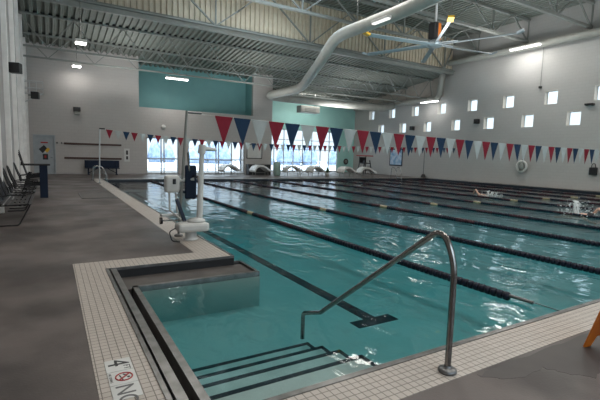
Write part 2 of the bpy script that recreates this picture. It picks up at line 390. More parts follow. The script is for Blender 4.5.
# wall strips by the bench
for z, nm in ((1.93, 'upper of the two dark wood strips along the far wall left of the glass doors'), (1.03, 'lower of the two dark wood strips, running behind the blue bench')):
    tag(MB().rbox(.78, 4.12, YF-.05, YF, z-.06, z+.06, .01).build('wall_strip', M['brown']), nm, 'rail')
whs = thing('wall_plaque', 'small white wall plaque with black marks right of the wood strips', 'sign', (4.45, YF, 1.3))
MB().rbox(-.17, .17, -.03, 0, -.45, .42, .01).build('board', M['white'], whs)
m_ = MB(); m_.rbox(-.05, .07, -.036, -.03, .02, .3, .002); m_.rbox(-.05, .07, -.036, -.03, -.3, -.08, .002); m_.build('marks', M['black'], whs)
sw = MB(); sw.rbox(.36, .46, YF-.02, YF, 1.9, 2.0, .005); sw.rbox(.62, .69, YF-.02, YF, 1.9, 2.0, .005)
tag(sw.build('wall_switch', M['caption_grey']), 'grey switch boxes on the far wall right of the grey door', 'switch')
bd = thing('notice_board', 'white framed notice board at the foot of the broad pillar', 'notice board', (13.8, YF, 0))
MB().rbox(-.62, .62, -.03, 0, 1.3, 2.3, .01).build('panel', M['white'], bd)
q = MB()
for a in ((-.66,.66,-.045,0,2.3,2.35),(-.66,.66,-.045,0,1.25,1.3),(-.66,-.61,-.045,0,1.25,2.35),(.61,.66,-.045,0,1.25,2.35)): q.box(*a)
q.build('frame', M['black'], bd)
ck = thing('nook_cabinet', 'dark nook below the white notice board, built as a black cabinet', 'cabinet', (14.0, YF-.4, 0))  # black box put where the wall has a dark nook
MB().rbox(-.9, .95, -.2, .36, 0, .82, .01).build('body', M['black'], ck)
for i in range(2): MB().rbox(-.86+.92*i, .02+.92*i, -.215, -.2, .06, .78, .004).build('door', M['black'], ck)
MB().lathe([(0,0),(.16,0),(.17,.02),(.16,.05),(0,.05)]).build('smoke_detector', M['white']).location = (0,0,0)
sd = C.objects['smoke_detector']; sd.rotation_euler = (PI/2, 0, 0); sd.location = (6.85, YF-.02, 3.3); tag(sd, 'round pale alarm disc on the wall above the glass doors', 'alarm')

# ------------------------------------------------------------------ roof
def corrugated(mb, u0, u1, P, depth=.11, pitch=.33):
    # P(u, k, d): point for coordinate u, end k and depth d
    n = int((u1-u0)/pitch); prof = []
    for i in range(n+1):
        a = u0+i*pitch; prof += [(a, 0), (a+pitch*.42, 0), (a+pitch*.5, depth), (a+pitch*.92, depth)]
    vs = [P(u, k, d) for k in (0, 1) for (u, d) in prof]; m = len(prof)
    return mb.add(vs, [(i, i+1, m+i+1, m+i) for i in range(m-1)])
c = MB(); corrugated(c, XL-.2, XR, lambda u, k, d: (u, (FY, YB+.2)[k], lowz((FY, YB+.2)[k])+d))
c.prism([(FY-.05, lowz(FY)+.13), (YB+.3, lowz(YB+.3)+.13), (YB+.3, lowz(YB+.3)+.3), (FY-.05, lowz(FY)+.3)], 'x', XL-.3, XR+.3)
struct('ceiling_low', c, M['deck_metal'])
SX0, SX1, SY0, SY1 = 6.0, 13.6, 17.8, 22.4     # rooflight
c = MB(); corrugated(c, XL-.2, XR, lambda u, k, d: (u, (YN, SY0)[k], HZ+d-.02))
corrugated(c, XL-.2, SX0, lambda u, k, d: (u, (SY0, SY1)[k], HZ+d-.02)); corrugated(c, SX1, XR, lambda u, k, d: (u, (SY0, SY1)[k], HZ+d-.02)); corrugated(c, XL-.2, XR, lambda u, k, d: (u, (SY1, FY)[k], HZ+d-.02))
for a in ((XL-.3, XR+.3, YN-.3, SY0), (XL-.3, XR+.3, SY1, FY+.3), (XL-.3, SX0, SY0, SY1), (SX1, XR+.3, SY0, SY1)): c.box(*a, HZ+.12, HZ+.3)
struct('ceiling_high', c, M['deck_metal'])
q = MB()
for a in ((SX0-.1, SX1+.1, SY0-.1, SY0), (SX0-.1, SX1+.1, SY1, SY1+.1), (SX0-.1, SX0, SY0, SY1), (SX1, SX1+.1, SY0, SY1)): q.box(*a, HZ-.05, HZ+.5)
for k in range(1, 6): x = SX0+(SX1-SX0)*k/6; q.box(x-.03, x+.03, SY0, SY1, HZ+.4, HZ+.5)
o = q.build('window_60', M['fin']); o['kind'] = 'structure'
MB().box(SX0, SX1, SY0, SY1, HZ+.44, HZ+.45).build('pane', M['glass'], o)
c = MB(); corrugated(c, XL-.2, XR, lambda u, k, d: (u, FY+d, (8.55, HZ+.1)[k]), .1, .3); c.box(XL-.3, XR+.3, FY+.13, FY+.3, 8.6, HZ+.12)
struct('wall_fascia', c, M['fascia'])
struct('trim_30', MB().box(XL, XR, FY-.12, FY+.12, 8.36, 8.6), M['truss'])

def truss(y, z0, z1, x0=XL, x1=XR, step=2.3, cw=.12, web=.055, label='', vert=True, group=None):
    t = thing('roof_truss', label, 'roof truss', ((x0+x1)/2, y, z0), group=group); ox = (x0+x1)/2
    MB().box(x0-ox, x1-ox, -cw/2, cw/2, 0, cw*.8).build('bottom_chord', M['truss'], t)
    MB().box(x0-ox, x1-ox, -cw/2, cw/2, z1-z0-cw*.8, z1-z0).build('top_chord', M['truss'], t)
    wb = MB(); x = x0; i = 0
    while x < x1-.2:
        xe = min(x+step/2, x1)
        a = (x-ox, 0, z1-z0-.06) if i % 2 == 0 else (x-ox, 0, .05); b = (xe-ox, 0, .05) if i % 2 == 0 else (xe-ox, 0, z1-z0-.06)
        wb.bar(a, b, web, web)
        if vert and i % 2 == 0: wb.bar((xe-ox, 0, .05), (xe-ox, 0, z1-z0-.05), web, web)
        x = xe; i += 1
    wb.build('web_members', M['truss'], t)
    if not vert:  # black blocks stand in for the shade in the flutes above the joist
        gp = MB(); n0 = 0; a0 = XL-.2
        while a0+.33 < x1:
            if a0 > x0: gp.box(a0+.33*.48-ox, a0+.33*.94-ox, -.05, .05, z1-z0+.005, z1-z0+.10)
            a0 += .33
        gp.build('flute_shade', M['black'], t)['kind'] = 'stuff'
    return t
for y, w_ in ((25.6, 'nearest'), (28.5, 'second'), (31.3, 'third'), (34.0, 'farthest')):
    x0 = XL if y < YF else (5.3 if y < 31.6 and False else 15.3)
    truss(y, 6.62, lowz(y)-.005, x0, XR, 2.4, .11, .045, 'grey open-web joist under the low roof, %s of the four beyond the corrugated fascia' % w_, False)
for y, w_ in ((21.3, 'closest to the corrugated fascia'), (17.5, 'second out from the fascia'), (13.6, 'whose end meets the right wall at the picture edge')):
    truss(y, 9.62, HZ-.03, XL, XR, 3.9, .19, .08, 'long grey steel roof truss, %s' % w_)
truss(FY-.2, 8.6, HZ-.03, XL, XR, 6.2, .1, .075, 'slender steel truss lying against the cream corrugated fascia')
# bridging along the pool under the high roof
for x, w_ in ((22.5, 'right'), (9.5, 'left')):
    tag(MB().bar((x, YN, 9.68), (x, FY, 9.68), .06).build('bridging_bar', M['truss']), 'thin grey bar tying the high roof trusses on the %s side of the fan' % w_, 'roof bar')

# ------------------------------------------------------------------ ducts
pts = rounded([(12.0, 6, 7.7), (12.7, 13.6, 7.65), (12.75, 18.2, 7.7), (13.6, 21.0, 6.95), (15.0, 25.4, 6.2), (14.35, 29.5, 6.05), (16.0, 29.5, 6.0), (26.2, 29.6, 6.05), (27.4, 29.6, 6.4)], .9, 8)
dt = thing('round_duct', 'big round white air duct bending down from the high roof to the far wall', 'duct', (12, 6, 7.6))
def rel(p, o): return [Vector(q)-Vector(o) for q in p]
MB().tube(rel(pts, (12, 6, 7.6)), .29, 20).build('pipe', M['duct'], dt)
for i in (2, 3): 
    a = Vector({2:(12.75,18.2,7.7),3:(13.6,21.0,6.95)}[i]); b = Vector({2:(13.6,21.0,6.95),3:(15.0,25.4,6.2)}[i]); 
    d = (b-a).normalized() if (b-a).length else Vector((0,1,0)); p = a+(b-a)*.6
    MB().tube(rel([p-d*.04, p+d*.04], (12, 6, 7.6)), .31, 20).build('band', M['duct'], dt)
for yy in (9.0, 12.5, 16.5):
    x = 12.0+min(.7,(yy-6)*.09); MB().cyl(x-12, yy-6, .4, HZ-.1-7.6, .012, 6).build('hanger_rod', M['steel'], dt)
wd = thing('wall_duct', 'long square duct along the top of the right wall dropping at the fascia', 'duct', (27.62, 10, 9.2))
MB().tube(rel(rounded([(27.6, YN+.5, 9.25), (27.6, 24.15, 9.25), (27.6, 24.5, 6.6), (27.6, 35.5, 6.6)], .5, 6), (27.62, 10, 9.2)), .24, 10).build('pipe', M['duct'], wd)
un = thing('air_unit', 'cream box air unit high on the teal wall behind the round duct', 'air unit', (20.3, 33.0, 5.5))
MB().rbox(-1.0, 1.0, -.4, .4, -.05, .55, .03).build('casing', M['duct'], un); MB().rbox(-.6, .6, -.42, -.4, .05, .4, .01).build('grille', M['truss'], un)
for sx in (-.7, .7): MB().cyl(sx, 0, .5, 2.3, .015, 6).build('hanger_rod', M['steel'], un)

# ------------------------------------------------------------------ lamps
def lamp(name, loc, size, power, rot=(0,0,0), col=(1,.96,.9)):
    d = bpy.data.lights.new(name, 'AREA'); d.shape = 'RECTANGLE'; d.size, d.size_y = size; d.energy = power; d.color = col
    o = bpy.data.objects.new(name, d); C.objects.link(o); o.location = loc; o.rotation_euler = rot; return o
def strip(loc, L, along, label, power, z_rod=None, glow='lamp_glow'):
    t = thing('strip_light', label, 'ceiling light', loc, 0 if along == 'x' else PI/2, group='strip lights')
    MB().rbox(-L/2, L/2, -.11, .11, .03, .13, .02).build('housing', M['white'], t)
    MB().rbox(-L/2+.03, L/2-.03, -.09, .09, -.03, .03, .02).build('diffuser', M[glow], t)
    if z_rod: 
        for s in (-1, 1): MB().cyl(s*L*.4, 0, .1, z_rod-loc[2], .01, 6).build('hanger_rod', M['steel'], t)
    p = lamp('lamp', (0,0,-.05), (L, .2), power); p.parent = t
    return t
strip((7.45, 28.9, 6.42), 1.5, 'x', 'glowing strip light in front of the teal recess', 30, 6.9)
strip((17.8, 30.0, 5.95), 1.6, 'x', 'glowing strip light beneath the round duct by the teal band', 45, 7.5)
strip((11.95, 13.9, 7.22), 1.05, 'y', 'glowing strip light slung under the sloping round duct near the fan', 4, None, 'lamp_dim')
strip((27.1, 17.1, 9.1), 2.1, 'y', 'brightest glowing strip light at the top of the right wall', 22)
strip((27.1, 25.0, 6.3), 1.8, 'y', 'glowing strip light below the drop of the wall duct', 10)
for (loc, lab) in (((1.43, 23.2, 6.62), 'square high-bay lamp hanging nearer on the left side of the hall'), ((1.55, 29.3, 6.55), 'square high-bay lamp hanging close to the left far corner')):
    t = thing('high_bay_lamp', lab, 'ceiling light', loc, group='high-bay lamps')
    MB().rbox(-.26, .26, -.22, .22, .02, .16, .02).build('housing', M['white'], t)
    MB().rbox(-.22, .22, -.18, .18, -.04, .03, .02).build('diffuser', M['lamp_glow'], t)
    MB().cyl(0, 0, .15, (11.1 if loc[1] < FY else lowz(loc[1]))-loc[2], .015, 6).build('hanger_rod', M['steel'], t)
    p = lamp('lamp', (0,0,-.06), (.4,.35), 8); p.parent = t
fk = thing('strip_light', 'strip lights', 'ceiling light'); bpy.data.objects.remove(fk)
# unseen fill lights added below the high roof, over the near half of the pool and above the frame
for (x, y, e) in ((4, 1, 130), (12, 1, 130), (20, 1, 130), (6, 7.5, 130), (14, 7.5, 130), (22, 7.5, 130), (4, 15.5, 110), (12, 15.5, 90), (24, 15.5, 110)):
    p = lamp('roof_fill', (x, y, 9.9), (2.6, 1.6), e)
# unseen upward fill lights, added to brighten the undersides of both roofs
for (x, y, z, e) in ((4, 27, 4.8, 60), (12, 27, 4.8, 60), (21, 29, 4.8, 90), (6, 4, 6.5, 120), (17, 4, 6.5, 120), (25, 8, 6.5, 90), (6, 13, 6.5, 90), (16, 13, 6.5, 90), (24, 18, 6.5, 90), (10, 20, 6.0, 60)):
    p = lamp('up_fill', (x, y, z), (2.5, 2.5), e, (PI, 0, 0), (1, .98, .95))
p = lamp('far_fill', (21, 32.6, 6.9), (3, 1), 70, (math.radians(35), 0, 0)); p = lamp('far_fill', (24.5, 27, 6.9), (3, 1), 15)  # unseen fill lights added to brighten the far end
# small gadgets on the left wall
def speaker(name, loc, rz, label, s=.2, cat='speaker'):
    t = thing(name, label, cat, loc, rz)
    MB().rbox(-.02, s*1.3, -s*.6, s*.6, -s*.7, s*.7, .02).build('cabinet', M['black'], t)
    MB().rbox(-s*.6, 0, -.03, .03, -.03, .03, .005).build('bracket', M['dark_steel'], t)
    return t
speaker('wall_speaker', (-.96, 15.95, 4.02), -.3, 'black speaker high on the left wall near the picture edge', .22)
speaker('wall_speaker', (-.7, 25.7, 4.25), -.2, 'black speaker on the left wall below the white wire cage', .25)
t = thing('wall_speaker', 'black speaker above a grey box on the far left wall', 'speaker', (1.55, YF-.1, 3.95))
MB().rbox(-.2, .2, -.14, .1, 0, .26, .02).build('cabinet', M['black'], t); MB().rbox(-.16, .16, -.1, .1, -.2, -.01, .02).build('bracket', M['duct'], t)
cg = thing('wire_cage', 'white wire frame bracket standing out from the left wall', 'bracket', (XL+.03, 26.0, 4.4))
q = MB()
for z in (0, .25, .6): q.tube([(0,-.1,z),(.9,-.1,z),(.9,.5,z),(0,.5,z)], .02, 6)
for xx in (.3, .6, .9): q.tube([(xx,-.1,0),(xx,-.1,.6)], .015, 6); q.tube([(xx,.5,0),(xx,.5,.6)], .015, 6)
q.build('wire', M['white_paint'], cg); MB().tube([(0,.2,-.5),(.85,.2,0)], .025, 6).build('strut', M['white_paint'], cg)
# gadgets on the right wall
speaker('wall_speaker', (XR-.02, 27.5, 4.3), PI, 'black speaker on the right wall beneath the farther square windows', .25)
speaker('wall_speaker', (XR-.02, 20.9, 4.55), PI, 'black speaker on the right wall between two of the square windows', .25)
t = thing('wall_speaker', 'black speaker at the right picture edge by the last window', 'speaker', (XR-.15, 13.2, 5.15)); MB().rbox(-.1, .1, -.25, .25, -.06, .06, .02).build('cabinet', M['black'], t); MB().rbox(0,.15,-.05,.05,-.03,.03,.005).build('bracket', M['dark_steel'], t)
t = thing('conduit_drop', 'thin conduit hanging down the right wall to a black tip', 'conduit', (XR-.10, 16.3, 6.5))
MB().cyl(0, 0, .1, 2.6, .018, 6).build('pipe', M['truss'], t); MB().rbox(-.06,.05,-.1,.1,-.05,.1,.02).build('tip', M['black'], t)

# ------------------------------------------------------------------ ceiling fan
HX, HY, HZf = 17.35, 15.9, 7.5
fan = thing('ceiling_fan', 'huge six-bladed ceiling fan with yellow blade tips', 'ceiling fan', (HX, HY, HZf))
MB().cyl(0, 0, 1.05, HZ-.05-HZf, .06, 10).build('rod', M['white_paint'], fan)
MB().rbox(-.26, .0, -.22, .22, .3, 1.1, .03).build('controller_box', M['black'], fan)
MB().rbox(.0, .24, -.2, .2, .25, 1.1, .05).build('motor', M['orange'], fan)
MB().lathe([(0,-.08),(.36,-.08),(.42,0),(.42,.08),(.3,.16),(.12,.3),(0,.3)]).build('hub', M['fan_metal'], fan)
for k in range(6):
    a = math.radians(51+60*k); d = Vector((math.cos(a), math.sin(a), 0)); nrm = Vector((-d.y, d.x, 0)); R_ = 3.9
    b = MB(); w0, w1 = .10, .10
    tw = Vector((0,0,.05))
    b.add([d*.35-nrm*w0-tw, d*.35+nrm*w0+tw, d*R_+nrm*w1+tw, d*R_-nrm*w1-tw, d*.35-nrm*w0-tw+Vector((0,0,.03)), d*.35+nrm*w0+tw+Vector((0,0,.03)), d*R_+nrm*w1+tw+Vector((0,0,.03)), d*R_-nrm*w1-tw+Vector((0,0,.03))],
          [(0,1,2,3),(4,7,6,5),(0,4,5,1),(1,5,6,2),(2,6,7,3),(3,7,4,0)])
    bo = b.build('blade', M['fan_metal'], fan)
    wv = MB(); wv.bar(d*R_, d*(R_+.28)+Vector((0,0,.12)), .26, .10); wv.build('winglet', M['yellow'] if k in (2, 3) else M['fan_metal'], bo)
    MB().bar(d*.3+Vector((0,0,.09)), d*1.2+Vector((0,0,.06)), .05, .05).build('stay', M['fan_metal'], bo)

# ------------------------------------------------------------------ pennant lines
def pennants(name, y, zf, x0, pitch, w_, h_, order, n, label, x_end):
    t = thing(name, label, 'flag line', (x0, y, zf(x0)))
    o = (x0, y, zf(x0))
    xs = [x0-.27 if y < 10 else x0-.15]+[x0+pitch*i for i in range(n+1)]+[x_end]
    MB().tube(rel([(x, y, zf(x)) for x in xs], o), .008, 5).build('cord', M['cord'], t)
    for i in range(n):
        x = x0+pitch*i; mt = M[order[i % 3]+'_flag']; ww = w_; sk = random.uniform(-.02, .02); by = random.uniform(-.03, .03)
        b = MB(); zz = zf(x)
        v = [(x, y, zz), (x+ww/2, y-.012, zf(x+ww/2)), (x+ww, y, zf(x+ww)), (x+ww*.75+sk/2, y+by/2, zz-h_/2), (x+ww/2+sk, y+by, zz-h_), (x+ww*.25+sk/2, y+by/2, zz-h_/2)]
        v = rel(v, o); vb = [p+Vector((0,.003,0)) for p in v]
        b.add(v+vb, [(0,1,5),(1,3,5),(1,2,3),(5,3,4),(6,11,7),(7,11,9),(7,9,8),(11,10,9)]+[(i_, (i_+1) % 6, 6+(i_+1) % 6, 6+i_) for i_ in range(6)])
        b.tube(rel([(x, y, zf(x)), (x+ww, y, zf(x+ww))], o), .011, 5)
        b.build('pennant', mt, t)
    return t
zn = lambda x: 2.12+.19*max(0, (16-x)/13.4)**2 if x < 16 else 2.12
zfar = lambda x: 2.20+.38*max(0, (11-x)/9)**2 if x < 11 else 2.20+.30*((x-11)/16)**1.3
pennants('pennant_line', 7.9, zn, 2.757, .385, .361, .535, ('red', 'blue', 'white'), 45, 'nearer string of large red, blue and white pennants across the pool', 27.9)
pennants('pennant_line', 22.0, zfar, 2.32, .375, .30, .42, ('red', 'white', 'blue'), 66, 'far string of small pennants strung before the glass doors', 27.9)
p = thing('flag_pole', 'grey leaning flag pole standing by the white pool lift', 'pole', (2.07, 7.95, 0))
MB().tube([(0,0,0),(.15,-.03,2.37)], .025, 10).build('pole', M['truss'], p); MB().tube([(.15,-.03,2.34),(.42,-.05,2.34)], .022, 8).build('hook', M['dark_steel'], p)
MB().lathe([(0,0),(.08,0),(.08,.03),(.04,.05),(0,.05)]).build('base', M['dark_steel'], p)
p = thing('flag_pole', 'thin white flag pole at the far left pool corner', 'pole', (2.0, 22.0, 0))
MB().tube([(0,0,0),(.05,0,2.6)], .03, 8).build('pole', M['white_paint'], p); MB().rbox(.03,.28,-.03,.03,2.56,2.62,.01).build('hook', M['black'], p)
MB().lathe([(0,0),(.08,0),(.08,.03),(.04,.05),(0,.05)]).build('base', M['steel'], p)

# ------------------------------------------------------------------ lane ropes
def ring_profile(mb, y0, L, r, n=10):
    prof = [(r*.35, 0), (r*.95, L*.15), (r, L*.5), (r*.95, L*.85), (r*.35, L)]
    vs = []
    for (rr, dy) in prof: vs += [(rr*math.cos(2*PI*k/n), y0+dy, rr*math.sin(2*PI*k/n)) for k in range(n)]
    mb.add(vs, [(i*n+k, i*n+(k+1) % n, (i+1)*n+(k+1) % n, (i+1)*n+k) for i in range(4) for k in range(n)], True)
names = ['first lane rope from the steps, nearest the handrail', 'second lane rope out from the steps', 'third lane rope out from the steps', 'fourth lane rope out from the steps', 'fifth lane rope, in the middle of the pool',
         'sixth lane rope, just past the middle of the pool', 'fourth lane rope in from the right wall', 'third lane rope in from the right wall', 'second lane rope in from the right wall', 'lane rope closest to the right wall']
def float_mesh(m):
    b = MB(); ring_profile(b, 0, .078, .058, 12); return b.mesh('float', m)
fm = {k: float_mesh(M[k]) for k in ('float_navy', 'float_maroon', 'float_yellow')}
for k in range(9):
    x = 2.45+2.53*(k+1)-.05
    t = thing('lane_rope', names[k] if k < 8 else names[9], 'lane rope', (x, PY0+.02, WZ+.02))
    MB().tube([(0, 0, .03), (0, PY1-PY0-.04, .03)], .006, 5).build('cable', M['dark_steel'], t)
    MB().tube([(0, .42, .025), (0, .72, .02)], .022, 8).build('tensioner', M['dark_steel'], t)
    N = 250; cols = []
    for i in range(N):
        y = .72+i*.0875; Y = PY0+y
        if y > PY1-PY0-.3: break
        if abs(Y-10.9) < .18: c_ = 'float_yellow'
        elif Y < 7.2: c_ = 'float_navy'
        else: c_ = 'float_maroon' if (i//7) % 2 else 'float_navy'
        cols.append((y, c_))
    nind = 100 if k < 3 else 0
    for (y, c_) in cols[:nind]:
        o = bpy.data.objects.new('float', fm[c_]); C.objects.link(o); o.parent = t; o.location = (0, y, .005)
    for c_ in ('float_navy', 'float_maroon', 'float_yellow'):
        b = MB()
        for (y, cc) in cols[nind:]:
            if cc == c_: ring_profile(b, y, .078, .050 if k < 4 else .045, 8 if k < 4 else 6)
        if b.v:
            o = b.build('float_string', M[c_], t); o.location = (0,0,.005)
            o['kind'] = 'stuff'
            if c_ == 'float_yellow': o['label'] = 'cream marker floats'

# ------------------------------------------------------------------ handrail
hr = thing('pool_handrail', 'bent steel handrail rising from the entry steps to the tiled edge', 'handrail', (2.542, 2.008, 0))
P = [(2.447,3.955,-.50),(2.447,3.955,-.195),(2.460,3.62,-.075),(2.515,2.54,.775)]
pp = rounded(P[:3], .05, 5)[:-1]+rounded([P[2], (2.535, 2.13, 1.09), (2.542, 2.008, .85), (2.542, 2.008, .01)], .22, 10)
MB().tube(rel(pp, (2.542, 2.008, 0)), .024, 16).build('rail', M['rail_steel'], hr)
MB().lathe([(0,.004),(.066,.004),(.07,.012),(.066,.03),(.05,.036),(.03,.04),(.026,.06)]).build('escutcheon', M['dark_steel'], hr)

# ------------------------------------------------------------------ pool lift
lf = thing('pool_lift', 'white pool lift with blue seat standing on the tiled pool edge', 'pool lift', (2.19, 7.55, 0))
MB().lathe([(0,.004),(.13,.004),(.14,.03),(.105,.05),(.10,.26),(0,.26)], n=20).build('pedestal', M['white'], lf)
MB().rbox(-.27, .30, -.2, .14, .17, .33, .05).build('base_housing', M['white'], lf)
MB().lathe([(0,.33),(.16,.33),(.16,.37),(.06,.41),(0,.41)], .1, 0, 20).build('turntable', M['white'], lf)
MB().tube([(.16,0,.35),(.21,.02,1.70)], [.058,.042], 14).build('mast', M['white'], lf)
MB().tube([(.20,.02,1.58),(.22,.02,1.74)], .07, 14).build('mast_head', M['white'], lf)
MB().tube([(.22,.02,1.68),(.50,.1,1.66)], [.045,.03], 10).build('boom', M['white'], lf)
MB().tube([(.02,.25,1.6),(.08,.35,1.1),(.18,.45,.7)], .022, 8).build('actuator', M['steel'], lf)
MB().rbox(-.02, .2, .3, .36, .72, 1.36, .03).build('seat_back', M['navy'], lf)
MB().tube([(.13,.33,1.15),(.15,.05,1.15)], .03, 8).build('seat_bracket', M['steel'], lf)
MB().rbox(-.36, -.10, .35, .55, .84, 1.16, .04).build('battery_box', M['white'], lf)
MB().rbox(-.24, -.18, .335, .35, 1.0, 1.1, .01).build('latch', M['black'], lf)
MB().tube([(-.2,.45,1.05),(.15,.3,1.1)], .03, 8).build('cross_arm', M['white'], lf)
q = MB(); q.tube([(-.28,.45,.86),(-.27,.45,.5),(-.1,.3,.34)], .02, 8); q.tube([(-.16,.45,.86),(-.14,.42,.45)], .018, 8); q.build('support_tube', M['white'], lf)
for sx in (-.42, -.0):
    wq = MB(); wq.tube([(sx-.02,.5,.30),(sx+.02,.5,.30)], .065, 16); wo_ = wq.build('wheel', M['black'], lf); MB().tube([(sx-.025,.5,.30),(sx+.025,.5,.30)], .04, 12).build('wheel_hub', M['white'], wo_)
MB().tube([(-.42,.5,.3),(.0,.5,.3)], .015, 6).build('axle', M['steel'], lf)
MB().bar((-.42,.5,.40),(-.08,.52,.40), .14, .04).build('footrest', M['white'], lf)
MB().bar((-.18,.3,.72),(-.12,-.02,.36), .06, .03).build('brace', M['navy'], lf)
MB().tube(rounded([(-.3,-.1,.25),(-.42,-.12,.2),(-.38,-.16,.03),(-.25,-.2,.02)], .05), .01, 6).build('cable', M['black'], lf)

# ------------------------------------------------------------------ depth marker tiles
def text_mesh(txt, size, name, m, parent, loc, rot):
    cu = bpy.data.curves.new(name, 'FONT'); cu.body = txt; cu.size = size; cu.extrude = .0008; cu.align_x = 'LEFT'
    to = bpy.data.objects.new(name, cu); C.objects.link(to); bpy.context.view_layer.update()
    me = bpy.data.meshes.new_from_object(to.evaluated_get(bpy.context.evaluated_depsgraph_get())); bpy.data.objects.remove(to)
    me.materials.append(m); o = bpy.data.objects.new(name, me); C.objects.link(o); o.parent = parent; o.location = loc; o.rotation_euler = rot; return o
mk = thing('depth_marker', 'white depth marker tiles reading 4 FT with a no-diving symbol', 'depth marker', (.395, 3.33, .0045))
RT = (0, 0, -PI/2)
MB().rbox(-.09, .09, -.19, 0, 0, .004, .0015).build('tile', M['white'], mk)
MB().rbox(-.09, .09, -.385, -.195, 0, .004, .0015).build('tile', M['white'], mk)
MB().rbox(-.09, .09, -.58, -.39, 0, .004, .0015).build('tile', M['white'], mk)
text_mesh('4', .21, 'numeral', M['black'], mk, (-.07, -.012, .0048), RT)
text_mesh('FT', .065, 'unit_text', M['caption_grey'], mk, (.03, -.115, .0048), RT)
text_mesh('NO DIVING', .025, 'caption', M['caption_grey'], mk, (-.082, -.215, .0048), RT)
q = MB(); q.tube([(.012+.055*math.cos(a), -.29+.055*math.sin(a), .0045) for a in [2*PI*i/28 for i in range(28)]], .0055, 6, closed=True); q.bar((-.028,-.332,.0046),(.058,-.248,.0046), .012, .004); q.build('prohibition_ring', M['red'], mk)
q = MB(); q.bar((-.02,-.32,.0044),(.03,-.28,.0044), .012, .003); q.bar((.03,-.28,.0044),(.01,-.25,.0044), .01, .003); q.bar((-.015,-.26,.0044),(.0,-.335,.0044), .008, .003); q.cyl(.04,-.305,.003,.006,.01,10); q.build('diver_symbol', M['black'], mk)
text_mesh('NO', .17, 'warning_text', M['caption_grey'], mk, (-.06, -.40, .0048), RT)

# ------------------------------------------------------------------ left side seating
def slat_chair(name, label, loc, W_=.62, rz=0, seats=1, group=None):
    # faces +X; local origin under seat centre; width along Y
    t = thing(name, label, 'chair', loc, rz, group); L = W_*seats
    for sy in (-1, 1):
        y = sy*L/2
        MB().tube(rounded([(-.26,y,.42),(.27,y,.44),(.06,y,.015),(-.30,y,.015)], .05), .014, 8).build('sled_leg', M['chair_black'], t)
        MB().tube(rounded([(-.26,y,.42),(-.30,y,.60),(-.06,y,.64),(.2,y,.62)], .06), .013, 8).build('armrest', M['chair_black'], t)
    for i in range(7):
        x = -.23+.08*i; z = .435+.02*math.sin(i/6*PI*1.1+2.2)
        MB().rbox(x-.025, x+.025, -L/2, L/2, z-.008, z+.008, .004).build('seat_slat', M['chair_black'], t)
    MB().tube([(-.25,-L/2,.42),(-.25,L/2,.42)], .014, 8).build('rear_rail', M['chair_black'], t)
    MB().tube([(.27,-L/2,.435),(.27,L/2,.435)], .014, 8).build('front_rail', M['chair_black'], t)
    for s in range(seats):
        yc = -L/2+W_*(s+.5)
        pts = [(-.25, yc-W_*.42, .42)]+[(-.27-.17*math.sin(a)**.8 if a else -.27, yc-W_*.42*math.cos(a), .55+.50*math.sin(a)) for a in [PI*i/12 for i in range(13)]]+[(-.25, yc+W_*.42, .42)]
        MB().tube(pts, .02, 8).build('back_frame', M['chair_black'], t)
        for j in range(5):
            yy = yc-W_*.28+W_*.14*j; a = math.acos(max(-1, min(1, (yc-yy)/(W_*.42)))); zt = .55+.50*math.sin(a)
            MB().bar((-.25, yy, .43), (-.27-.17*math.sin(a)**.8, yy, zt), .05, .012, (1,0,0)).build('back_slat', M['chair_black'], t)
    return t
slat_chair('slatted_chair', 'black slatted metal bench chair at the left picture edge, nearest the camera', (-.64, 11.4, 0), .80, 0, 3)
slat_chair('slatted_chair', 'black slatted metal chair second from the camera along the left wall', (-.64, 13.5, 0), .74, 0, 1)
slat_chair('slatted_chair', 'black slatted metal chair right beside the tall black and navy armchair', (-.64, 14.9, 0), .74, 0, 1)
slat_chair('slatted_chair', 'black slatted metal chair behind the tall armchair, farthest along the left wall', (-.66, 18.0, 0), .66, 0, 1)
# tall navy slatted chair
tc_ = thing('tall_chair', 'tall black slatted armchair with broad navy front posts by the left wall', 'chair', (-.52, 16.2, 0))
for sy in (-1, 1):
    y = sy*.36
    MB().rbox(.22, .44, y-.05, y+.05, 0, 1.06, .01).build('front_leg', M['navy'], tc_)['label'] = 'broad navy front post'
    MB().bar((-.28,y,.0),(-.05,y,.80), .05, .10).build('rear_leg', M['chair_black'], tc_)
    MB().rbox(-.28, .52, y-.07, y+.07, 1.04, 1.075, .01).build('armrest', M['chair_black'], tc_)
    MB().rbox(-.15, .30, y-.03, y+.03, .40, .48, .008).build('stretcher', M['chair_black'], tc_)
    MB().bar((-.15,y,.66),(.36,y,.74), .04, .1).build('seat_rail', M['chair_black'], tc_)
MB().rbox(.34, .41, -.32, .32, .34, .44, .01).build('foot_rail', M['chair_black'], tc_)
for i in range(6): x = -.16+.10*i; MB().rbox(x, x+.088, -.33, .33, .725+.012*i, .75+.012*i, .006).build('seat_slat', M['chair_black'], tc_)
for i in range(5):
    y = -.26+.13*i; h = 1.52-.06*abs(i-2)
    MB().bar((-.12,y,.70),(-.33,y,h), .115, .02, (1,0,0)).build('back_slat', M['chair_black'], tc_)
MB().bar((-.26,-.34,1.10),(-.26,.34,1.10), .03, .08).build('back_rail', M['chair_black'], tc_)

